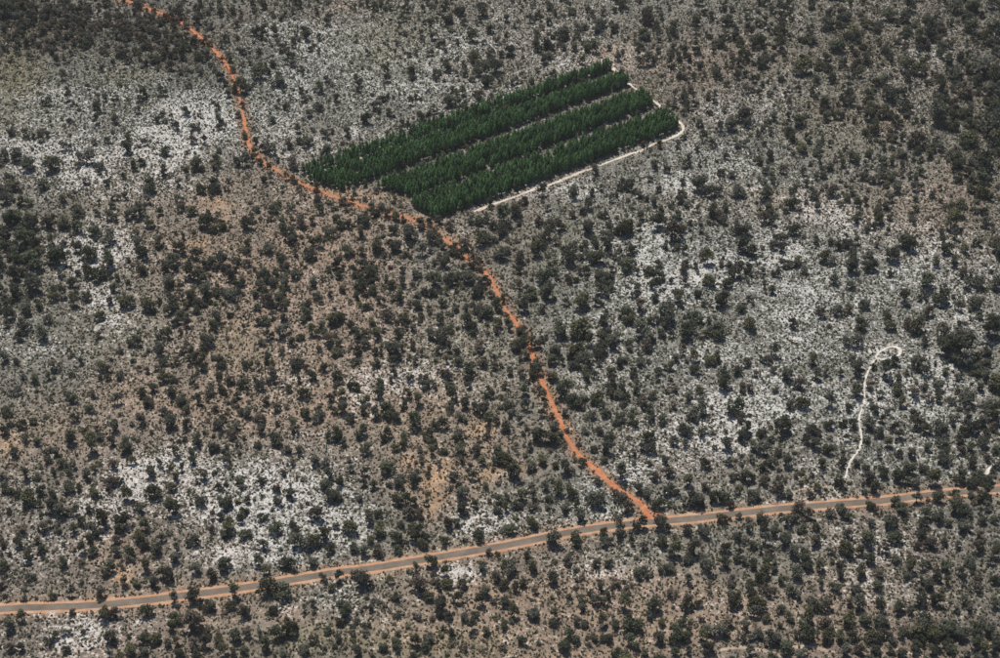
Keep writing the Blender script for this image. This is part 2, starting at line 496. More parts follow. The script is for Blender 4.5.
road = strip('road_shoulder', WL['road'], 7.1, .03, M_SHOULDER, 'orange dirt shoulders along both sides of the tarred road', 'road verge', .28, 0, 3)
road = strip('paved_road', WL['road'], 4.0, .06, M_ASPHALT, 'narrow grey tarred road crossing the foreground', 'road', .07, 0, 4)
tw = lambda t: 1.0 - .38 * sstep(.24, .34, t) + .12 * sstep(.6, .7, t) + .2 * sstep(.8, .95, t) + .16 * np.sin(t * 47) + .12 * np.sin(t * 113 + 1) + .9 * np.clip((t - .985) / .015, 0, 1)
strip('dirt_track', WL['track'], 2.6, .02, M_TRACK, 'orange dirt track winding from the tarred road to the top left', 'dirt track', .4, 0, 5, tw)
strip('firebreak_track', WL['brk'], 2.0, .035, M_SAND2, 'pale sandy track around the pine plantation', 'dirt track', .35, 0, 6)
strip('footpath', WL['foot'], 1.1, .03, M_SAND, 'white sandy footpath leading down to the tarred road', 'path', .22, 0, 7)
strip('loop_path', WL['loop'], 1.5, .045, M_SAND, 'small white sandy loop at the head of the footpath', 'path', .25, 0, 8)
strip('plantation_lane', WL['lane'], 1.6, .03, M_SAND, 'thin pale lane between the two rear pine bands', 'path', .3, 0, 9)
strip('sandy_spur', WL['side'], 2.0, .03, M_SAND, 'short pale spur dropping to the road at the right edge', 'path', .3, 0, 10)
strip('bush_trail', WL['side2'], 1.3, .03, M_TAN, 'pale trail in dense bush at the lower right edge', 'path', .3, 0, 11)
strip('clearing_trail', WL['side3'], 1.7, .03, M_TAN, 'tan trail through the clearing at the bottom edge', 'path', .4, 0, 12)
strip('verge_trail', WL['side4'], 1.3, .03, M_TAN, 'faint trail beside the tarred road below the white footpath', 'path', .3, 0, 13)
strip('corner_trail', WL['side5'], 1.6, .03, M_TAN, 'tan trail at the bottom edge near the right corner', 'path', .3, 0, 14)
# orange apron where the track meets the road
jx, jy = ground(651, 516)
ang = np.linspace(0, 2 * np.pi, 28, endpoint=False)
rr = 1 + .2 * rng.random(28)
v = [(jx, jy, .055)] + [(jx + math.cos(t) * 5.2 * q, jy + math.sin(t) * 3.4 * q, .012) for t, q in zip(ang, rr)]
put('junction_apron', mesh_from('junction_apron', v, [(0, 1 + i, 1 + (i + 1) % 28) for i in range(28)], M_TRACK), kind='structure',
    label='orange dirt apron where the track joins the tarred road', cat='dirt track')

# ------------------------------------------------------------------ plants: prototypes
def rand_quads(r, centres, sizes, up=.35, aspect=1.0, outward=None):
    n = len(centres)
    nv = r.normal(size=(n, 3))
    nv /= np.linalg.norm(nv, axis=1)[:, None]
    if outward is not None:
        nv = nv * .75 + outward * .55
    nv[:, 2] = np.abs(nv[:, 2]) + up
    nv /= np.linalg.norm(nv, axis=1)[:, None]
    a = np.cross(nv, r.normal(size=(n, 3)))
    a /= np.linalg.norm(a, axis=1)[:, None] + 1e-9
    b = np.cross(nv, a)
    s = sizes[:, None] * .5
    j = lambda: r.uniform(.55, 1.15, (n, 1))
    return np.stack([centres - a * s * j() - b * s * aspect * j(), centres + a * s * j() - b * s * aspect * j(),
                     centres + a * s * j() + b * s * aspect * j(), centres - a * s * j() + b * s * aspect * j()], 1)

def tube(V, F, p0, p1, r0, r1, sides=6):
    p0, p1 = Vector(p0), Vector(p1)
    d = (p1 - p0).normalized()
    a = d.orthogonal().normalized(); b = d.cross(a)
    s = len(V)
    for p, r in ((p0, r0), (p1, r1)):
        for k in range(sides):
            t = 2 * math.pi * k / sides
            V.append(p + a * math.cos(t) * r + b * math.sin(t) * r)
    for k in range(sides):
        F.append((s + k, s + (k + 1) % sides, s + sides + (k + 1) % sides, s + sides + k))
    F.append(tuple(s + sides + k for k in range(sides)))

def make_tree(seed, shape, tone):
    """a bush tree with a crown about 7 m across"""
    r = np.random.default_rng(seed)
    kx, ky, kz, h0, ncl, dens = dict(
        rounded=(1, 1, .90, 1.3, 15, 1.0), spreading=(1.12, 1.0, .68, 1.3, 15, 1.0), tall=(.80, .78, 1.25, 1.4, 15, 1.0),
        lopsided=(1.1, .85, .88, 1.2, 11, 1.0), open=(1.05, 1.0, .88, 1.3, 10, .9), twin=(1.15, .8, .88, 1.2, 12, 1.0))[shape]
    R = 3.3
    cz = h0 + R * kz * .55
    C = []
    if shape == 'twin':
        for k in range(ncl):
            sx = -1.5 if k % 2 else 1.5
            d = r.normal(size=3); d /= np.linalg.norm(d)
            d *= r.uniform(.3, .95) * 1.8
            C.append((sx + d[0], d[1] * 1.1, cz + d[2] * .9 + (.5 if k % 2 else -.3)))
    else:
        for k in range(ncl):
            d = r.normal(size=3); d /= np.linalg.norm(d)
            if d[2] < -.75: d[2] *= -.6
            q = R * r.uniform(.32, .80)
            off = (.6, .2) if shape == 'lopsided' and k % 2 else (0, 0)
            C.append((d[0] * q * kx + off[0], d[1] * q * ky + off[1], cz + d[2] * q * kz))
    quads = []
    for c in C:
        rc = R * r.uniform(.28, .50) * (1.0 if shape != 'open' else .8)
        n = int(38 * dens * (rc / 1.3) ** 1.3) + 12
        d = r.normal(size=(n, 3)); d /= np.linalg.norm(d, axis=1)[:, None]
        q = rc * r.uniform(.45, 1.05, (n, 1))
        P = np.array(c) + d * q * np.array([1, 1, .8])
        P[:, 2] = np.maximum(P[:, 2], r.uniform(.3, .9, n))
        quads.append(rand_quads(r, P, r.uniform(.32, .80, n), .3, .8, d))
    me_c = quads_mesh('crown', np.concatenate(quads), TONES[tone])
    V, F = [], []
    lean = Vector((r.uniform(-.3, .3), r.uniform(-.3, .3), h0))
    tube(V, F, (0, 0, -.15), lean * .55, .24, .18)
    tube(V, F, lean * .55, lean, .18, .13)
    for c in C[:6]:
        c = Vector(c)
        midp = lean.lerp(c, .5) + Vector((0, 0, .2))
        tube(V, F, lean, midp, .11, .07, 5)
        tube(V, F, midp, c, .07, .02, 4)
    me_t = mesh_from('trunk', V, F, M_BARK, True)
    return me_c, me_t

def make_pine(seed):
    """slender plantation pine, about 9 m tall and 3 m across"""
    r = np.random.default_rng(seed)
    H = 9.0
    quads = []
    z = 2.0
    while z < H - .1:
        t = (z - 2.0) / (H - 2.0)
        rad = 2.0 * (1 - t) ** .6 * (0.7 + .3 * min(1, t * 6)) + .12
        nb = 6 if t < .75 else 4
        a0 = r.uniform(0, 6.28)
        for k in range(nb):
            a = a0 + 2 * math.pi * k / nb + r.uniform(-.3, .3)
            L = rad * r.uniform(.8, 1.12)
            for q in (.45, .85):
                c = np.array([[math.cos(a) * L * q, math.sin(a) * L * q, z - .12 * L + .25 * L * q * r.uniform(-.5, 1)]])
                d = np.array([[math.cos(a), math.sin(a), .3]])
                quads.append(rand_quads(r, c, np.array([.55 + .45 * (1 - t)]) * r.uniform(.8, 1.15), .45, .8, d))
        z += .52
    me_c = quads_mesh('crown', np.concatenate(quads), M_PINE)
    V, F = [], []
    tube(V, F, (0, 0, -.15), (.03, 0, 3), .15, .12)
    tube(V, F, (.03, 0, 3), (0, .03, 8.6), .12, .03, 5)
    me_t = mesh_from('trunk', V, F, M_PINEBARK, True)
    return me_c, me_t

def make_shrub(seed, tone):
    """multi-stemmed shrub, about 3 m across"""
    r = np.random.default_rng(seed)
    quads = []
    ncl = 6
    for k in range(ncl):
        a = 2 * math.pi * k / ncl + r.uniform(-.4, .4)
        q = r.uniform(.25, .85)
        c = np.array([math.cos(a) * q, math.sin(a) * q, r.uniform(.7, 1.5)])
        n = 20
        d = r.normal(size=(n, 3)); d /= np.linalg.norm(d, axis=1)[:, None]
        P = c + d * r.uniform(.3, .75, (n, 1)) * np.array([1, 1, .85])
        P[:, 2] = np.maximum(P[:, 2], .12)
        quads.append(rand_quads(r, P, r.uniform(.28, .6, n), .3, .8, d))
    # leafy skirt and bare stems reaching the soil
    st = []
    for k in range(7):
        a = r.uniform(0, 6.28); q = r.uniform(.3, .9)
        w = .05
        top = np.array([math.cos(a) * q, math.sin(a) * q, r.uniform(.7, 1.2)])
        s = np.array([-math.sin(a), math.cos(a), 0]) * w
        st.append([np.array([0, 0, -.1]) - s, np.array([0, 0, -.1]) + s, top + s * .5, top - s * .5])
    return quads_mesh('shrub', np.concatenate(quads + [np.array(st)]), TONES[tone])

TREE_KINDS = [('rounded', 'grey-green'), ('spreading', 'dark green'), ('tall', 'grey-green'), ('lopsided', 'dark green'), ('open', 'grey-green'), ('twin', 'grey-green'),
              ('rounded', 'dark green'), ('tall', 'olive'), ('spreading', 'grey-green'), ('lopsided', 'brownish'), ('rounded', 'olive'), ('open', 'brownish')]
TREES = [make_tree(1000 + i * 7, *k) for i, k in enumerate(TREE_KINDS)]
SHRUB_KINDS = ['grey-green', 'dark green', 'olive', 'brownish', 'grey-green', 'brownish']
SHRUBS = [make_shrub(3000 + i, t) for i, t in enumerate(SHRUB_KINDS)]
PINES = [make_pine(5000 + i) for i in range(5)]

# ------------------------------------------------------------------ where the trees stand: seen in sixth- and third-size tiles of the view (x, y, crown width)
TILES = [
 (0, 558, 5.99, "150 245 45,320 230 50,430 220 60,615 222 70,650 85 90,750 160 65,930 165 60,190 120 50,385 35 60,490 25 45,490 150 45,780 15 50,735 60 40,830 160 50,20 170 50,300 305 90,440 330 50,750 275 50,620 345 80,700 340 80,880 330 80,940 260 70,670 490 90,775 470 40,860 490 70,930 490 70,60 420 70,500 445 45,290 510 50,400 450 50,60 545 70,400 555 50,130 545 50,130 365 60,775 565 80,660 585 60,860 570 60,880 60 70,975 105 60,40 45 60,170 15 60"),
 (167, 558, 5.99, "20 120 70,175 75 65,265 120 80,345 50 95,550 35 70,595 85 55,745 55 70,870 40 55,45 15 60,45 255 80,160 240 90,255 300 85,205 280 60,410 220 75,385 300 60,460 340 75,610 190 120,705 215 100,145 410 130,50 370 80,30 420 60,885 125 45,940 130 55,990 190 50,875 280 55,250 455 70,230 520 80,320 500 70,415 480 75,480 450 70,160 525 80,345 570 70,465 560 60,560 470 60,590 560 50,660 470 90,740 430 90,740 470 60,880 490 60,965 440 50,60 510 50,10 520 50,820 560 70,700 580 60,80 580 60,180 580 70"),
 (334, 558, 6.02, "30 125 75,175 150 110,125 100 60,325 60 55,340 145 50,430 45 35,450 85 40,495 70 60,585 35 75,890 65 65,665 90 60,520 190 115,570 250 65,370 245 60,235 260 40,45 280 55,85 305 50,745 255 80,650 300 80,635 340 60,695 365 55,875 270 65,860 335 40,955 265 45,970 130 80,680 170 70,610 150 60,775 165 60,785 370 50,830 420 75,445 410 45,140 380 45,390 355 40,40 390 50,500 360 50,590 370 40,305 465 45,385 460 45,490 510 70,570 490 70,300 545 60,145 575 60,660 425 40,710 520 45,700 460 50,915 450 50,970 365 40,115 460 50,190 455 50,30 490 50,305 290 35,550 540 60"),
 (500, 558, 5.99, "195 65 65,405 25 60,455 75 45,490 120 45,580 40 55,655 45 55,745 30 30,825 100 75,870 100 60,905 105 40,60 80 90,20 60 60,25 175 60,315 135 70,205 195 55,140 165 50,95 190 50,415 235 45,485 280 80,590 265 75,600 170 50,690 165 65,760 200 60,645 240 50,745 290 80,770 345 45,35 270 70,85 345 65,70 385 40,200 345 85,325 350 60,320 395 60,310 240 35,20 410 60,460 395 50,505 400 55,615 395 70,685 410 60,800 420 110,770 450 60,800 520 90,910 300 100,890 350 60,960 390 50,950 490 70,570 485 50,630 490 75,440 480 90,385 540 85,520 480 35,230 510 40,135 510 60,860 580 50,690 580 60,330 20 40,450 185 35,540 215 45,350 210 30"),
 (667, 558, 5.99, "120 15 70,230 50 100,335 40 70,415 10 50,465 30 50,515 45 60,600 25 60,640 65 70,825 40 90,775 105 80,915 65 60,990 25 40,20 70 70,125 140 70,255 150 40,390 140 65,375 195 60,560 140 80,490 190 75,565 190 50,620 210 75,755 215 85,690 150 50,920 170 55,990 180 50,30 220 70,125 280 90,185 290 50,255 205 35,410 280 90,375 235 60,530 300 100,520 340 80,500 240 50,680 315 55,595 375 50,735 370 60,885 300 90,840 365 80,950 280 80,205 370 45,360 385 75,470 400 70,280 445 100,210 480 60,440 480 70,520 470 70,60 470 90,110 480 70,130 430 50,345 460 55,630 500 100,675 410 45,830 460 120,780 460 60,710 550 90,900 530 100,960 410 90,960 490 80,245 555 90,125 560 60,40 580 60,490 570 80,800 585 70,40 440 60,90 390 50,25 510 50,560 470 50,140 385 40"),
 (834, 558, 6.02, "215 20 70,165 100 80,35 110 50,20 195 50,40 40 50,270 110 70,260 180 70,130 200 70,370 15 60,450 70 80,430 115 60,530 60 60,610 110 80,660 70 70,815 40 70,940 30 60,860 140 80,840 190 70,770 110 70,960 140 60,965 290 60,510 220 60,615 275 80,575 180 60,795 285 80,735 320 50,380 310 80,460 330 50,270 290 80,150 290 80,90 280 50,90 390 90,190 390 80,270 390 80,420 430 50,540 400 110,510 510 60,630 450 80,760 470 90,890 390 50,940 450 90,300 470 80,230 500 70,110 480 70,40 490 70,20 560 60,980 520 70,60 580 70,160 570 70,700 570 80,590 570 60,400 580 70,800 590 60,900 570 80,240 575 70,330 560 60,680 150 50"),
 (0, 458, 5.99, "25 115 60,165 115 60,225 120 45,290 20 50,245 55 40,325 90 50,425 55 60,420 190 75,480 190 45,570 70 50,525 120 55,600 35 40,50 195 80,110 220 60,180 260 100,255 210 60,310 310 70,60 320 45,225 285 50,655 175 70,725 140 45,690 55 60,765 240 80,925 220 95,910 100 60,960 40 60,800 30 50,560 220 60,540 315 55,495 395 60,625 395 90,270 435 70,350 440 50,440 440 60,740 390 100,720 440 60,870 415 70,845 320 50,815 300 60,995 275 40,125 450 70,115 520 60,20 530 50,380 515 40,555 440 70,540 500 70,590 470 50,690 500 65,700 570 60,830 490 80,870 530 60,970 490 60,940 560 80,780 575 60,490 555 60,560 580 60,255 555 60,180 580 70,440 330 60,930 340 35,320 215 40"),
 (167, 458, 5.99, "360 25 60,370 60 30,90 70 50,155 25 50,55 125 50,35 180 60,205 125 80,135 195 35,290 90 40,435 145 70,355 160 40,570 145 50,570 230 30,655 195 60,665 265 60,740 230 65,740 35 55,700 100 50,885 30 60,945 35 50,970 110 60,950 170 80,985 250 80,205 265 80,35 320 85,15 275 50,350 270 80,370 295 50,145 275 30,325 360 50,440 365 60,580 360 60,275 440 45,340 470 55,385 430 90,475 460 75,655 435 75,580 530 80,680 550 35,910 355 100,800 520 110,785 450 60,880 500 90,950 475 80,15 455 35,150 510 80,60 550 70,975 550 60,20 60 40,815 130 40,525 250 25,910 75 30"),
 (334, 458, 6.02, "100 75 55,320 70 100,30 150 60,20 235 60,185 95 60,180 160 60,235 175 50,155 250 45,330 165 45,405 130 50,415 185 40,490 130 90,565 95 40,565 215 40,755 25 60,710 120 55,700 185 40,835 120 70,800 190 40,890 30 50,985 15 70,635 40 50,525 20 50,390 265 70,460 270 90,450 340 90,525 345 60,270 345 55,205 330 40,220 385 60,285 450 85,405 410 45,90 440 90,15 415 45,770 230 75,850 285 45,780 320 80,990 260 60,985 330 60,685 415 80,740 400 50,505 470 100,540 525 60,375 500 80,385 560 60,430 505 40,670 510 60,790 495 40,870 470 80,870 510 40,125 550 70,215 500 50,265 560 80,185 580 60,590 590 30,790 570 30,895 570 40,935 575 50,985 580 40,925 380 40"),
 (500, 458, 5.99, "25 35 80,185 60 70,260 25 65,85 110 90,390 75 70,495 30 60,310 140 35,720 105 110,620 15 45,800 30 40,895 40 40,920 120 60,830 195 60,880 220 70,945 285 80,345 205 80,580 265 110,540 250 60,440 220 70,720 245 80,750 310 85,395 310 60,460 290 45,485 360 65,205 405 65,60 435 75,10 440 40,95 525 55,320 510 95,295 470 60,450 490 90,540 440 90,640 510 65,620 455 50,710 440 90,830 415 90,785 470 60,960 410 90,850 540 60,960 515 70,765 575 40,130 240 70,200 240 70,190 180 60,270 180 50,40 240 50,100 290 60,30 310 50,200 300 60,580 150 60,290 250 50,790 520 40,410 590 40,985 20 50"),
 (667, 458, 5.99, "40 205 75,160 265 125,230 185 60,290 255 80,345 250 70,400 120 60,465 130 65,515 235 95,580 160 55,650 200 90,720 225 60,710 35 70,620 45 50,920 45 50,770 115 40,810 90 40,865 105 40,895 190 50,850 230 50,800 150 40,330 365 65,430 355 45,485 370 40,375 365 30,115 440 70,215 450 75,10 410 40,420 480 60,470 500 50,510 530 55,570 370 70,570 420 80,640 440 70,590 500 80,670 320 70,740 380 80,790 310 90,840 345 80,975 340 65,800 435 60,705 510 85,880 510 90,885 430 50,45 565 80,165 560 110,350 560 70,430 575 60,560 560 50,620 580 60,750 580 70,980 570 50,230 40 70,120 150 70,370 30 50,500 10 60,45 300 30,70 295 20,950 190 30,370 290 50,820 580 60"),
 (834, 458, 6.02, "50 30 60,130 45 50,25 160 70,195 130 85,290 95 70,390 125 90,240 200 60,180 215 45,470 160 65,455 75 80,535 70 60,590 140 90,660 15 90,755 130 85,830 40 60,875 120 50,915 150 70,975 50 60,920 15 50,370 270 70,220 290 60,265 325 50,495 255 70,565 250 30,625 250 75,715 240 70,740 270 70,825 230 50,910 230 110,70 350 80,30 310 60,85 470 60,220 400 50,330 400 100,365 490 90,400 320 80,545 350 70,620 370 80,680 395 50,540 400 60,520 470 80,510 540 60,590 530 90,655 510 50,735 320 90,765 410 60,805 335 60,875 330 50,890 390 50,880 480 70,740 530 60,850 550 90,980 530 60,200 500 100,60 570 100,290 560 80,190 60 50,1000 350 40,990 270 30,920 300 60,150 570 60"),
 (0, 358, 5.99, "340 60 80,435 105 40,205 135 60,95 210 60,620 60 60,655 75 60,600 120 40,980 130 60,980 30 60,885 85 40,445 260 55,705 265 75,890 270 75,855 220 50,920 190 60,455 370 55,540 310 60,845 385 65,435 490 80,420 510 60,595 480 60,585 435 50,550 545 95,765 540 85,910 445 40,790 400 40,60 380 70,200 390 50,130 415 60,30 450 60,225 510 50,290 565 50,90 580 60,695 425 60,985 330 50,500 430 40,720 340 30,560 220 50,40 330 60,800 480 40,145 120 40,290 120 40,670 510 50,720 120 50,490 30 40,100 25 50"),
 (167, 358, 5.99, "45 30 60,140 20 60,215 25 55,325 40 70,470 50 50,550 60 50,630 90 60,310 115 50,155 130 45,385 140 60,335 195 55,455 170 60,565 180 60,260 210 70,730 190 55,680 170 40,820 220 65,870 120 60,765 50 80,950 70 60,975 250 50,190 260 70,80 270 60,490 345 60,560 385 80,650 310 60,835 350 55,900 370 60,770 440 60,755 400 50,30 405 80,20 350 50,125 410 65,190 510 65,270 545 60,320 410 60,400 420 60,430 520 50,435 570 40,545 530 50,650 500 70,720 560 60,790 560 60,985 490 60,60 580 60,155 580 50,355 580 50,110 490 40,75 500 40,925 340 50,245 380 40,480 215 30,595 20 40,30 130 50,425 290 30,545 140 25,600 270 50,300 310 50,660 400 40"),
 (334, 358, 6.02, "355 30 60,250 50 50,130 30 50,100 180 45,45 230 60,20 120 60,185 270 60,180 330 50,265 230 60,435 240 75,360 100 50,460 130 50,550 170 70,510 270 70,320 330 110,250 350 60,375 370 60,50 320 70,100 370 60,25 470 80,60 520 50,165 465 80,310 480 80,420 490 75,490 400 90,590 310 30,630 415 80,560 470 70,770 370 60,700 300 60,690 335 40,750 30 60,820 80 90,905 50 60,960 60 50,880 320 90,930 370 80,930 230 60,970 390 50,700 200 60,800 130 50,590 520 60,770 560 70,830 560 40,870 530 50,920 470 50,660 570 50,370 545 50,515 560 40,195 560 70,985 560 60,650 100 50,600 170 50,1000 300 30,680 110 60,790 290 60"),
 (500, 358, 5.99, "215 75 90,310 25 70,125 10 40,440 55 60,510 40 100,520 115 60,665 100 55,610 5 40,840 35 60,800 110 50,390 220 100,440 270 90,580 260 80,300 130 60,220 195 60,140 210 60,150 300 70,45 290 70,35 180 50,30 430 60,250 340 60,270 280 40,320 415 60,240 490 100,180 540 60,330 500 70,400 440 40,595 440 60,650 490 60,640 560 70,800 390 75,720 350 50,890 480 70,880 550 80,790 580 50,970 380 60,990 450 30,915 240 50,870 300 50,515 365 40,495 310 30,560 550 50,60 90 50,730 190 50,20 580 40,750 270 40,950 90 50,470 520 40,120 380 50,160 420 40"),
 (667, 358, 5.99, "160 10 60,270 25 60,235 40 40,20 60 50,165 80 60,635 80 45,710 120 75,620 10 40,865 30 60,895 115 60,955 90 50,800 170 80,500 195 60,445 185 60,345 170 80,650 195 40,740 290 65,805 290 80,970 275 80,400 320 110,440 355 50,180 330 100,170 375 50,130 240 60,210 200 40,50 200 50,110 440 90,105 520 60,40 510 60,215 450 60,475 450 80,445 490 60,355 530 70,545 550 90,690 430 90,730 430 50,680 480 50,610 490 50,860 440 80,830 500 60,880 530 70,965 560 70,970 410 60,975 480 30,285 540 40,665 575 50,270 450 40,350 440 40,120 370 30,540 100 50,420 90 60,470 40 60,760 570 30,30 300 60"),
 (834, 358, 6.02, "360 30 60,530 80 70,500 40 80,760 20 120,855 85 70,750 120 50,920 40 50,965 180 100,875 190 50,620 170 70,630 210 50,575 255 60,620 255 50,795 260 100,700 265 50,300 95 110,140 70 90,35 100 40,215 180 60,275 225 60,130 220 80,375 130 50,375 200 60,480 230 70,400 280 60,85 310 50,245 320 60,180 270 30,320 330 40,475 350 60,510 360 50,480 410 80,545 440 60,540 390 40,205 410 80,285 380 50,110 410 60,55 400 50,390 470 70,370 430 60,270 460 60,320 520 60,630 440 100,650 520 90,720 370 60,715 410 40,745 510 80,775 460 60,780 410 60,885 400 60,950 370 80,960 420 60,915 460 50,815 550 60,890 520 70,660 580 60,560 550 50,390 585 50,265 580 60,150 570 50,460 590 60,50 590 60,70 490 50,195 500 50,800 340 70,120 30 60,970 560 60,990 280 40,230 60 40,130 490 40"),
 (0, 0, 2.992, "365 165 30,515 205 30,205 295 28,190 235 22,290 325 35,290 365 30,200 445 28,260 480 45,380 450 35,285 430 22,320 425 20,435 430 25,500 460 28,575 425 25,612 425 28,640 560 40,645 485 30,725 490 40,155 500 45,85 500 45,15 580 40,20 40 50,400 500 30,450 565 45,490 520 30,425 490 25,375 590 25,265 575 20,130 560 35,85 610 30,410 640 40,600 575 30,590 500 40,560 340 30,530 385 25,655 365 25,475 365 20,495 365 20,620 160 30,545 170 30,415 20 30,535 50 30,300 500 30,720 270 40,240 635 30,30 540 30,490 280 30,350 295 20,420 300 22,185 600 25,0 490 25,370 530 20,575 640 30"),
 (250, 0, 2.992, "205 325 30,85 250 40,60 455 35,130 495 40,175 430 35,70 365 20,110 535 20,230 70 22,410 240 25,350 365 35,415 340 25,600 310 40,690 220 45,735 210 45,665 180 40,720 95 25,740 125 25,665 120 35,590 205 30,545 115 22,580 70 30,630 40 30,695 40 40,690 290 30,545 340 20,260 300 20,370 25 25,140 10 25,330 255 20,485 225 25,555 225 25,510 100 20,130 195 25,95 150 30,20 100 30,45 90 25,25 230 40,210 270 30,710 255 30,460 60 25"),
 (500, 0, 2.992, "30 160 35,115 150 35,190 105 40,140 140 30,290 90 35,595 10 30,680 70 35,660 130 35,700 115 25,770 130 40,430 110 40,520 95 40,430 190 40,270 150 40,45 640 35,125 580 35,220 580 40,380 560 40,285 515 25,565 470 20,560 495 30,630 435 25,600 560 60,660 520 25,695 525 25,710 440 20,690 385 35,735 355 50,710 580 40,640 580 40,265 620 30,460 605 30,640 640 40,180 110 30,440 60 50,340 90 30,780 200 30,550 300 30,590 450 20"),
 (740, 0, 2.992, "260 80 45,450 50 45,490 60 40,500 25 40,565 100 55,330 110 45,350 120 25,120 145 35,50 130 40,65 190 45,185 215 55,290 145 50,710 215 60,760 110 50,690 90 40,640 30 45,695 25 45,760 20 40,495 205 40,530 220 40,455 290 55,600 260 40,500 330 40,590 360 55,520 430 60,600 320 40,675 290 40,760 240 50,770 300 50,765 350 50,765 430 50,730 500 70,720 530 50,655 490 40,640 630 40,725 580 40,530 565 30,405 540 40,280 580 40,220 590 35,235 445 25,180 450 35,130 510 30,90 470 25,15 355 30,375 190 25,365 530 25,410 640 30,440 620 30,85 635 35,70 590 40,160 620 35,150 410 40,175 370 40,400 400 30,420 350 30,375 400 25,480 465 35,335 480 30,265 210 30,270 240 30,330 310 30,250 320 30,640 230 40,10 180 30,100 350 30,680 430 50,740 390 60"),
 (0, 210, 2.992, "235 60 40,285 70 40,325 95 45,235 120 30,270 140 45,330 160 45,300 200 45,265 195 35,425 135 45,380 280 45,450 45 30,405 80 30,420 15 45,335 25 35,300 320 30,450 290 45,75 95 55,110 165 60,175 150 60,180 195 30,100 235 60,40 205 40,75 295 40,50 255 40,75 355 45,130 380 40,20 290 50,30 320 40,160 265 30,260 265 30,505 220 40,500 185 40,580 200 50,520 165 40,515 295 45,525 340 30,625 165 40,665 160 40,710 160 30,740 50 40,620 250 50,690 260 40,570 270 30,620 45 50,480 100 40,545 125 40,585 140 40,430 190 30,480 425 40,400 400 40,480 380 30,620 400 50,20 90 50,40 40 50,100 50 40,150 50 40,190 45 40,345 240 30,220 225 30,685 205 35,650 330 30,565 345 30"),
 (250, 210, 2.992, "155 40 40,290 130 35,355 195 40,330 240 45,385 120 40,435 115 40,480 80 50,545 90 40,515 130 40,570 165 30,595 55 30,700 95 45,640 110 40,760 30 50,750 70 40,755 140 40,710 310 45,650 210 40,600 220 40,560 380 50,660 345 50,690 410 40,740 290 30,250 330 45,195 370 40,235 400 40,265 170 30,100 50 40,60 120 40,100 160 30,135 200 30,180 140 40,60 280 40,30 230 30,100 370 40,60 380 30,130 400 30,450 270 30,430 430 50,380 380 30,340 40 40,270 50 30,500 290 30,555 220 40,680 250 40,320 430 30"),
 (500, 210, 2.992, "50 15 40,135 85 40,105 130 40,60 150 35,205 155 45,260 65 40,320 115 40,290 150 50,380 170 50,135 210 50,95 255 40,70 295 40,305 250 40,300 210 40,240 280 50,380 320 50,420 295 40,310 340 45,340 395 50,300 425 40,370 60 50,530 20 30,650 20 35,510 80 60,470 45 50,550 125 25,550 180 35,620 155 40,620 220 40,700 195 45,740 120 60,665 280 45,560 365 60,495 320 60,460 205 45,530 270 30,590 330 40,720 300 30,740 350 40,240 370 60,180 365 50,105 405 40,230 435 50,265 400 30,420 350 40,430 380 60,440 410 40,650 370 50,710 65 40,600 60 30,165 55 40,215 15 30,250 140 30,50 230 30,125 300 25,145 260 40"),
 (740, 210, 2.992, "70 35 40,85 10 25,160 65 40,225 95 30,320 105 35,120 95 35,125 120 25,335 150 35,335 180 40,375 170 30,410 10 35,355 20 25,455 145 45,500 105 60,620 125 40,630 45 50,640 80 35,650 10 40,640 155 40,555 225 50,585 160 30,490 270 40,370 290 35,330 230 30,280 215 30,255 150 40,190 185 25,145 170 25,105 195 25,70 230 20,290 310 30,320 305 35,235 310 40,155 345 35,360 350 40,335 400 45,100 430 40,440 320 30,450 350 35,550 400 30,565 310 40,600 270 50,650 295 30,675 195 40,675 225 35,700 285 40,710 225 40,715 320 25,740 370 60,650 430 80,620 420 60,765 230 40,770 120 40,765 345 40,730 10 30,600 375 50,530 360 50,500 345 35,550 260 30,410 110 20,450 195 20,300 300 20,20 70 30,10 290 20"),
]
spots = []
for x0, y0, s, txt in TILES:
    for t in txt.split(','):
        a, b, w = map(float, t.split())
        w = w / s
        spots.append((x0 + a / s, y0 + b / s + .13 * w, w))
# thickets where single crowns merge
for (cx_, cy_, rx_, ry_, n_, w0_, w1_) in ((85, 28, 75, 17, 190, 5, 9), (165, 45, 28, 18, 45, 5, 9), (20, 12, 25, 14, 30, 6, 11), (975, 120, 26, 75, 80, 6, 12), (900, 180, 80, 60, 90, 4, 9), (850, 90, 110, 60, 110, 4, 8),
                                          (950, 40, 40, 25, 24, 6, 12), (800, 40, 70, 25, 40, 5, 11), (870, 120, 50, 50, 40, 5, 12), (720, 110, 60, 60, 60, 4, 9), (690, 30, 80, 24, 50, 4, 9),
                                          (940, 640, 45, 12, 30, 9, 15), (20, 260, 22, 60, 45, 7, 12), (560, 30, 50, 22, 30, 4, 9), (270, 40, 40, 40, 40, 4, 8), (640, 300, 70, 50, 60, 5, 10), (380, 290, 80, 60, 150, 5, 10), (240, 290, 80, 55, 120, 5, 10), (470, 350, 60, 40, 50, 5, 10), (620, 370, 70, 45, 60, 5, 10),
                                          (540, 250, 50, 30, 40, 5, 10), (980, 430, 16, 60, 22, 8, 14)):
    for _ in range(n_):
        spots.append((rng.normal(cx_, rx_ * .8), rng.normal(cy_, ry_ * .8), rng.uniform(w0_, w1_)))
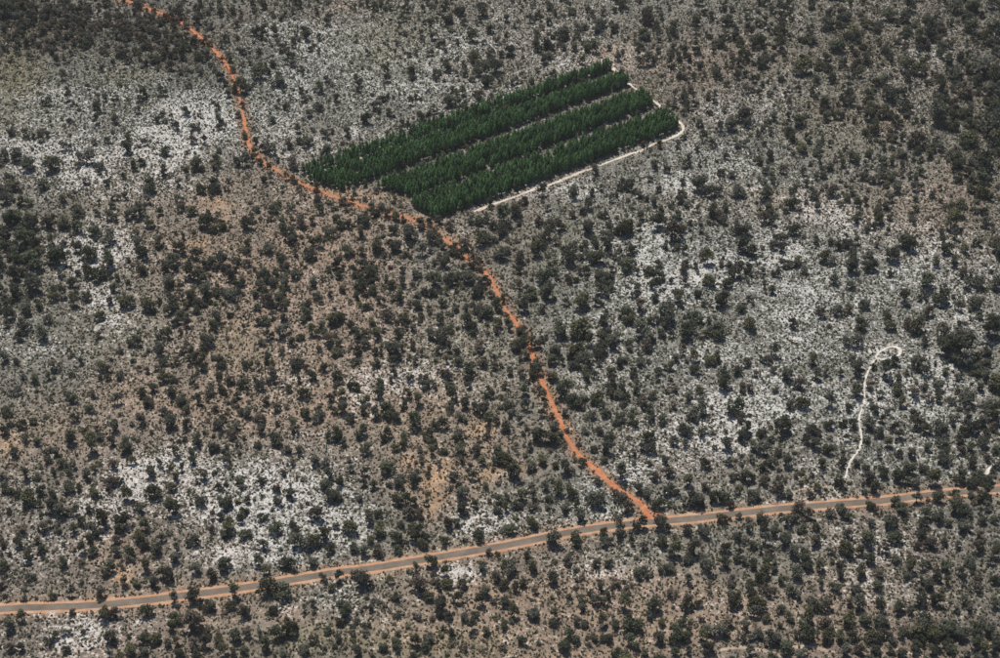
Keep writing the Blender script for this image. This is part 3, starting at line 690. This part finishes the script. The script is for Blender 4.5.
# trees and bushes that lean over the orange track
OVER = '307 186 8,318 190 7,345 204 9,352 203 7,375 215 10,395 220 9,403 222 7,421 229 9,440 241 9,455 254 9,470 268 8,471 259 8,485 284 9,491 297 8,499 312 9,503 302 7,510 331 7,521 345 9,526 358 9,534 378 10,543 398 8,551 418 7,560 438 8,575 461 6,536 364 7,600 484 6,236 92 9,243 108 7,239 117 7,246 138 7,254 154 7,270 172 8,292 181 7,205 46 7,186 28 8,162 14 8,140 6 7,616 496 8,222 62 6'
for t in OVER.split(','):
    a, b, w = map(float, t.split())
    spots.append((a, b, w))
for a, b in zip(TRACK[12:32], TRACK[13:33]):
    for _ in range(1):
        t = rng.random()
        spots.append((a[0] + (b[0] - a[0]) * t + rng.uniform(-4, 2), a[1] + (b[1] - a[1]) * t + rng.uniform(1, 5), rng.uniform(5, 9)))
spots = np.array(spots)

# the plantation: bands given by the lines their first and last rows stand on
BANDS = [  # back-left, back-right, front-right, front-left, rows
    ((304, 173), (606, 68.5), (611, 70.5), (314, 180), 3),
    ((312, 182), (620, 78.5), (627, 85), (341, 190), 6),
    ((378, 187), (637, 96.5), (652, 106.5), (413, 196.5), 8),
    ((412, 205), (664, 115), (677, 129), (436, 218.5), 8)]
pine_pts = []
for bi, (bl, br, fr, fl, rows) in enumerate(BANDS):
    q = [np.array(ground(*p)) for p in (bl, br, fr, fl)]
    for k in range(rows):
        t = k / (rows - 1)
        A = q[0] * (1 - t) + q[3] * t
        B = q[1] * (1 - t) + q[2] * t
        L = np.linalg.norm(B - A)
        n = int(L / 2.6)
        for i in range(n + 1):
            if rng.random() < .08: continue
            p = A + (B - A) * (i / n) + rng.normal(0, .35, 2)
            if (k == 0 and bi > 0) and rng.random() < .25: continue     # the rear rows are gappy
            if k == 1 and bi > 1 and rng.random() < .08: continue
            pine_pts.append((p[0], p[1], bi, k, i / n, rng.uniform(.72, 1.16) * (.84 if k == 0 and bi > 0 else 1)))
pine_pts = np.array(pine_pts)

# a grid of where pines stand, so that nothing else grows among them
def in_plantation(X, Y, grow=0.0):
    X = np.asarray(X, float); Y = np.asarray(Y, float)
    ins = np.zeros(X.shape, bool)
    for bl, br, fr, fl, rows in BANDS:
        q = np.array([ground(*p) for p in (bl, br, fr, fl)])
        c = q.mean(0)
        d = q - c
        q = c + d * (1 + grow / np.linalg.norm(d, axis=1))[:, None]
        m = np.ones(X.shape, bool)
        for i in range(4):
            a, b = q[i], q[(i + 1) % 4]
            m &= ((b[0] - a[0]) * (Y - a[1]) - (b[1] - a[1]) * (X - a[0])) <= 0
        ins |= m
    return ins

def clear_of_lines(X, Y, m_road=4.6, m_track=2.3, m_path=1.2):
    ok = dist_line(X, Y, WL['road']) > m_road
    ok &= dist_line(X, Y, WL['track']) > m_track
    ok &= dist_line(X, Y, WL['brk']) > m_track
    for k in ('foot', 'loop', 'side', 'side2', 'side3', 'side4', 'side5', 'lane'):
        ok &= dist_line(X, Y, WL[k]) > m_path
    ok &= dist_line(X, Y, WL['loop']) > m_path * 2
    return ok

sx, sy = ground(spots[:, 0], spots[:, 1])
sw = spots[:, 2] * mpp(spots[:, 1])
keep = clear_of_lines(sx, sy, 3.0, .5, 1.5) & ~in_plantation(sx, sy, 2)
seen = np.stack([sx, sy, sw, spots[:, 2]], 1)[keep]

# smaller trees and shrubs between them, thicker where the bush is thick
def bush_density(X, Y):
    px, py = frame(X, Y)
    W_, T_, O_, G_, D_ = soil_fields(X, Y)
    n = fbm(X, Y, 34, 909, 3)
    d = .08 + 2.5 * np.clip(n - .43, 0, 1) - .3 * np.clip(W_, 0, 1) + .9 * D_ + .22 * sstep(380, 120, py)
    d *= 1 - .55 * O_
    d *= 1 - .45 * sstep(500, 560, py)
    return np.clip(d, .02, 1)

n = 26000
fx = rng.uniform(-520, 520, n); fy = rng.uniform(400, 1300, n)
inside = np.abs(fx) < .34 * fy + 130
k = inside & (rng.random(n) < bush_density(fx, fy)) & clear_of_lines(fx, fy, 5.2, 3.2, 2) & ~in_plantation(fx, fy, 2.5)
fx, fy = fx[k], fy[k]
fw = np.clip(rng.lognormal(math.log(2.8), .36, len(fx)), 1.3, 6)
# outside the frame, where the listed trees end, larger ones too
px, py = frame(fx, fy)
out = (px < -8) | (px > 1008) | (py < -8) | (py > 668)
fw = np.where(out & (rng.random(len(fx)) < .35), rng.uniform(4.5, 8, len(fx)), fw)
filler = np.stack([fx, fy, fw, fw / mpp(py)], 1)
allp = np.concatenate([seen, filler])

is_tree = allp[:, 2] > 3.6
trees = allp[is_tree]; shrubs = allp[~is_tree]

def in_view(P, m=4):
    a, b = frame(P[:, 0], P[:, 1])
    return (a > m) & (a < 1000 - m) & (b > m) & (b < 658 - m)

def pick_largest(P, size, n):
    s = np.where(in_view(P), size, -1)
    o = np.argsort(-s, kind='stable')
    sel = np.zeros(len(P), bool)
    sel[o[:n]] = True
    return sel

# ------------------------------------------------------------------ individuals
def word_size(w):
    return 'very large' if w > 9 else 'large' if w > 7 else 'mid-sized' if w > 5.2 else 'small'

def nearest_on(line, X, Y):
    d = (line[:, 0] - X) ** 2 + (line[:, 1] - Y) ** 2
    i = int(np.argmin(d))
    return math.sqrt(d[i]), i

tree_sel = pick_largest(trees, trees[:, 3], 300)
TG = 'bush trees scattered over the sandy ground'
used_labels = set()
WIDE = [i for i, k_ in enumerate(TREE_KINDS) if k_[0] not in ('tall', 'open')]
records = [(X, Y, w, pw, random.choice(WIDE) if w > 6.6 and random.random() < .8 else random.randrange(len(TREE_KINDS))) for (X, Y, w, pw) in trees[tree_sel]]
ONES = 'zero one two three four five six seven eight nine ten eleven twelve thirteen fourteen fifteen sixteen seventeen eighteen nineteen'.split()
TENS = ' - twenty thirty forty fifty sixty seventy eighty ninety'.split(' ')
ORD = 'first second third fourth fifth sixth seventh eighth ninth tenth eleventh twelfth thirteenth fourteenth fifteenth sixteenth seventeenth eighteenth nineteenth twentieth'.split()

def spell(n):
    n = int(max(0, min(99, n)))
    if n < 20: return ONES[n]
    return TENS[n // 10] + ('-' + ONES[n % 10] if n % 10 else '')

def ordinal(n):
    if n <= 20: return ORD[n - 1]
    if n >= 100: return 'hundred-and-' + ordinal(n - 100) if n > 100 else 'hundredth'
    return (TENS[n // 10][:-1] + 'ieth') if n % 10 == 0 else TENS[n // 10] + '-' + ORD[n % 10 - 1]

def place_words(X, Y):
    a, b = frame(X, Y)
    dR, i = nearest_on(WL['road'], X, Y)
    below = Y < WL['road'][i, 1]
    dT, _ = nearest_on(WL['track'], X, Y)
    if dR < 10:
        z = 'just below the road' if below else 'just above the road'
    elif dT < 8:
        z = 'beside the orange track'
    elif below:
        z = 'below the road'
    elif min(nearest_on(WL['foot'], X, Y)[0], nearest_on(WL['loop'], X, Y)[0]) < 8:
        z = 'by the white footpath'
    elif nearest_on(WL['brk'], X, Y)[0] < 9:
        z = 'beside the plantation track'
    else:
        z = 'above the road'
    return z, round(float(a) / 10), round(float(b) / 6.58)

def uniq(fmt, X, Y):
    z, pa, pb = place_words(X, Y)
    for da, db in ((0, 0), (1, 0), (-1, 0), (0, 1), (0, -1), (1, 1), (-1, -1)):
        l = fmt % (z, spell(pa + da), spell(pb + db))
        if l not in used_labels:
            used_labels.add(l)
            return l
    return l

# trees lining the road are counted off from the track junction
jX = float(ground(648, 521)[0])
side_lab = {}
for below in (True, False):
    for left in (True, False):
        row = []
        for n_, (X, Y, w, pw, vi) in enumerate(records):
            dR, i_ = nearest_on(WL['road'], X, Y)
            if dR < 8 and (Y < WL['road'][i_, 1]) == below and (X < jX) == left:
                row.append((abs(X - jX), n_))
        for k, (_, n_) in enumerate(sorted(row)):
            if k < len(ORD):
                side_lab[n_] = '%s tree %s of the track junction along the %s edge of the road' % (ORD[k], 'left' if left else 'right', 'near' if below else 'far')

SHAPE_WORD = dict(rounded='round', spreading='spreading', tall='tall', lopsided='lopsided', open='open-crowned', twin='twin-crowned')
for n_, (X, Y, w, pw, vi) in enumerate(records):
    shape, tone = TREE_KINDS[vi]
    if n_ in side_lab:
        lab = side_lab[n_] + ', ' + tone.split()[-1]
    else:
        lab = uniq(SHAPE_WORD[shape] + ' ' + tone + ' tree %s, %s percent across and %s percent down', X, Y)
    e = put('bush_tree', None, label=lab, cat='tree', group=TG)
    s = w / 5.7
    e.location = (X, Y, 0)
    e.rotation_euler = (0, 0, random.uniform(0, 6.283))
    e.scale = (s * random.uniform(.94, 1.06), s * random.uniform(.94, 1.06), s * random.uniform(.95, 1.3))
    put('crown', TREES[vi][0], e)
    put('trunk', TREES[vi][1], e)

shrub_sel = pick_largest(shrubs, shrubs[:, 3], 300)
for (X, Y, w, pw) in shrubs[shrub_sel]:
    vi = random.randrange(len(SHRUBS))
    lab = uniq('low ' + SHRUB_KINDS[vi] + ' shrub %s, %s percent across and %s percent down', X, Y)
    o = put('bush_shrub', SHRUBS[vi], label=lab, cat='shrub', group='shrubs between the bush trees')
    s = w / 2.7
    o.location = (X, Y, 0)
    o.rotation_euler = (0, 0, random.uniform(0, 6.283))
    o.scale = (s, s, s * random.uniform(.85, 1.15))

# pines: the front rows of the front band show largest
depth = pine_pts[:, 1] + 0.0
order = sorted(range(len(pine_pts)), key=lambda i: (0 if pine_pts[i, 2] == 3 else 1, -pine_pts[i, 3] if pine_pts[i, 2] == 3 else 0, pine_pts[i, 1]))
pine_ind = set(order[:300])
ROWW = {7: 'front', 6: 'second', 5: 'third', 4: 'fourth', 3: 'fifth'}
for i in order[:300]:
    X, Y, bi, k, t, s = pine_pts[i]
    rank = sum(1 for j in order[:300] if pine_pts[j, 3] == k and pine_pts[j, 4] > t)
    rw = ROWW.get(int(k), 'rear')
    lab = 'slender green pine, %s from the right in the %s row of the nearest band' % (ordinal(rank + 1), rw)
    e = put('pine_tree', None, label=lab, cat='pine tree', group='pines in the nearest plantation band')
    vi = random.randrange(len(PINES))
    e.location = (X, Y, 0)
    e.rotation_euler = (0, 0, random.uniform(0, 6.283))
    e.scale = (s, s, s * random.uniform(.92, 1.08))
    put('crown', PINES[vi][0], e)
    put('trunk', PINES[vi][1], e)

# ------------------------------------------------------------------ the rest of each kind: one object each, instanced on points
def scatter(name, pts, scales, meshes, label, cat, seed, kinds=None):
    """pts (n,2); meshes: list of lists of meshes that form one plant"""
    r = np.random.default_rng(seed)
    n = len(pts)
    me = bpy.data.meshes.new(name)
    me.vertices.add(n)
    me.vertices.foreach_set('co', np.concatenate([pts, np.zeros((n, 1))], 1).astype(np.float32).reshape(-1))
    for nm, typ, arr in (('rotz', 'FLOAT', r.uniform(0, 6.283, n)), ('kind_i', 'INT', r.integers(0, len(meshes), n) if kinds is None else kinds)):
        a = me.attributes.new(nm, typ, 'POINT')
        a.data.foreach_set('value', arr.astype(np.int32 if typ == 'INT' else np.float32))
    a = me.attributes.new('size', 'FLOAT_VECTOR', 'POINT')
    a.data.foreach_set('vector', scales.astype(np.float32).reshape(-1))
    me.update()
    o = put(name, me, label=label, cat=cat, kind='stuff')
    ng = bpy.data.node_groups.new(name, 'GeometryNodeTree')
    ng.interface.new_socket('Geometry', in_out='INPUT', socket_type='NodeSocketGeometry')
    ng.interface.new_socket('Geometry', in_out='OUTPUT', socket_type='NodeSocketGeometry')
    gi = ng.nodes.new('NodeGroupInput'); go = ng.nodes.new('NodeGroupOutput')
    join = ng.nodes.new('GeometryNodeJoinGeometry')
    for grp in reversed(meshes):                    # join stacks later links first
        inst = ng.nodes.new('GeometryNodeGeometryToInstance')
        whole = ng.nodes.new('GeometryNodeJoinGeometry')
        ng.links.new(whole.outputs[0], inst.inputs[0])
        for ob in grp:
            oi = ng.nodes.new('GeometryNodeObjectInfo')
            oi.transform_space = 'ORIGINAL'
            oi.inputs['Object'].default_value = ob
            ng.links.new(oi.outputs['Geometry'], whole.inputs[0])
        ng.links.new(inst.outputs[0], join.inputs[0])
    iop = ng.nodes.new('GeometryNodeInstanceOnPoints')
    ng.links.new(gi.outputs[0], iop.inputs['Points'])
    ng.links.new(join.outputs[0], iop.inputs['Instance'])
    iop.inputs['Pick Instance'].default_value = True
    def attr(nm, typ):
        a = ng.nodes.new('GeometryNodeInputNamedAttribute')
        a.data_type = typ
        a.inputs['Name'].default_value = nm
        return a.outputs['Attribute']
    ng.links.new(attr('kind_i', 'INT'), iop.inputs['Instance Index'])
    cx = ng.nodes.new('ShaderNodeCombineXYZ')
    ng.links.new(attr('rotz', 'FLOAT'), cx.inputs['Z'])
    ng.links.new(cx.outputs[0], iop.inputs['Rotation'])
    ng.links.new(attr('size', 'FLOAT_VECTOR'), iop.inputs['Scale'])
    ng.links.new(iop.outputs[0], go.inputs[0])
    mod = o.modifiers.new('scatter', 'NODES')
    mod.node_group = ng
    return o

def first_users(meshes, part):
    res = []
    for me in meshes:
        res.append(next(ob for ob in COL.objects if ob.data == me))
    return res

crowns = first_users([t[0] for t in TREES], 'crown'); trunks = first_users([t[1] for t in TREES], 'trunk')
pcrowns = first_users([t[0] for t in PINES], 'crown'); ptrunks = first_users([t[1] for t in PINES], 'trunk')
shr = first_users(SHRUBS, 'shrub')

def vec_scale(s, r, flat=.14, tall=1.0):
    return np.stack([s * r.uniform(.93, 1.07, len(s)), s * r.uniform(.93, 1.07, len(s)), s * tall * r.uniform(1 - flat, 1 + flat, len(s))], 1)

rt = trees[~tree_sel]
brown = np.array([i for i, k_ in enumerate(TREE_KINDS) if k_[1] == 'brownish'])
kinds_rt = rng.integers(0, len(TREE_KINDS), len(rt))
qx, qy = frame(rt[:, 0], rt[:, 1])
heath = np.exp(-((qx - 110) / 110) ** 2 - ((qy - 30) / 34) ** 2)
kinds_rt = np.where(rng.random(len(rt)) < .8 * heath, rng.choice(brown, len(rt)), kinds_rt)
scatter('distant_bush_trees', rt[:, :2], vec_scale(rt[:, 2] / 5.7, rng, .15, 1.12), list(zip(crowns, trunks)), 'mass of smaller dark bush trees over the plain beyond the nearer trees', 'trees', 61, kinds_rt)
rs = shrubs[~shrub_sel]
scatter('distant_shrubs', rs[:, :2], vec_scale(rs[:, 2] / 2.7, rng), [[s] for s in shr], 'mass of small dark shrubs over the plain between the trees', 'shrubs', 62)
rp = np.array([pine_pts[i] for i in range(len(pine_pts)) if i not in pine_ind])
scatter('plantation_pines', rp[:, :2], vec_scale(rp[:, 5], rng, .1), list(zip(pcrowns, ptrunks)), 'mass of green plantation pines in bands behind the front rows', 'pine trees', 63)

# ------------------------------------------------------------------ low cover: knee-high shrublets and dry grass, nobody could count them
def cover(name, n, wmin, wmax, quads_each, mat, colours, dens, label, cat, seed, hk=.55):
    r = np.random.default_rng(seed)
    X = r.uniform(-440, 440, n); Y = r.uniform(440, 1180, n)
    k = np.abs(X) < .3125 * (CP * Y + SP * CAM_H) + 40
    X, Y = X[k], Y[k]
    k = (r.random(len(X)) < dens(X, Y)) & clear_of_lines(X, Y, 3.7, 1.35, .8)
    X, Y = X[k], Y[k]
    n = len(X)
    w = r.uniform(0, 1, n) ** 1.8 * (wmax - wmin) + wmin
    V = []
    tint = []
    ci = r.integers(0, len(colours), n)
    cc = np.array(colours)[ci] * r.uniform(.7, 1.3, (n, 1))
    for q in range(quads_each):
        d = r.normal(size=(n, 3)); d /= np.linalg.norm(d, axis=1)[:, None]
        P = np.stack([X, Y, w * hk * .5], 1) + d * w[:, None] * np.array([.30, .30, .22])
        P[:, 2] = np.maximum(P[:, 2], .08)
        V.append(rand_quads(r, P, w * r.uniform(.45, .75, n), .25, .8, d))
        tint.append(cc)
    V = np.concatenate(V); tint = np.concatenate(tint)
    V[:, :, 2] = np.maximum(V[:, :, 2], -.05)
    me = quads_mesh(name, V, mat, tint)
    print(name, n, 'plants', len(V), 'quads')
    return put(name, me, label=label, cat=cat, kind='stuff')

def dens_cover(X, Y):
    W_, T_, O_, G_, D_ = soil_fields(X, Y)
    n = fbm(X, Y, 18, 707, 3)
    d = .72 + .9 * (n - .45) - .38 * np.clip(W_ - .55, 0, 1) + .4 * D_ - .3 * O_
    return np.clip(d, .05, 1) * ~in_plantation(X, Y, 1)

def dens_grass(X, Y):
    W_, T_, O_, G_, D_ = soil_fields(X, Y)
    n = fbm(X, Y, 26, 808, 3)
    return np.clip(.15 + .8 * (n - .4) + .35 * W_, .03, 1)

cover('low_shrublets', 440000, .6, 1.8, 4, M_COVER, [(1, 1, 1), (.8, .92, .75), (1.2, 1.12, .9), (1.15, 1.0, .95)], dens_cover,
      'knee-high dark shrublets dotting the sandy soil everywhere', 'shrublets', 71)
cover('dry_grass', 200000, .5, 1.3, 2, M_GRASS, [(1, 1, 1), (1.1, 1.05, 1.0), (.85, .85, .8)], dens_grass,
      'pale dry grass tufts between the shrubs', 'grass', 72, .7)

# ------------------------------------------------------------------ the air between the aircraft and the bush
hx0, hx1, hy0, hy1, hz0, hz1 = -30000, 30000, -30000, 30000, -1.0, 640.0
hv = [(x, y, z) for z in (hz0, hz1) for y in (hy0, hy1) for x in (hx0, hx1)]
hf = [(0, 2, 3, 1), (4, 5, 7, 6), (0, 1, 5, 4), (2, 6, 7, 3), (0, 4, 6, 2), (1, 3, 7, 5)]
hm = bpy.data.materials.new('thin_haze')
hm.use_nodes = True
hm.node_tree.nodes.clear()
pv = hm.node_tree.nodes.new('ShaderNodeVolumePrincipled')
pv.inputs['Color'].default_value = (1.0, .98, .96, 1)
pv.inputs['Density'].default_value = 0.00003
pv.inputs['Anisotropy'].default_value = 0.0
mo = hm.node_tree.nodes.new('ShaderNodeOutputMaterial')
hm.node_tree.links.new(pv.outputs[0], mo.inputs['Volume'])
put('haze', mesh_from('haze', hv, hf, hm), label='thin pale haze in the air above the bush', cat='haze', kind='stuff')
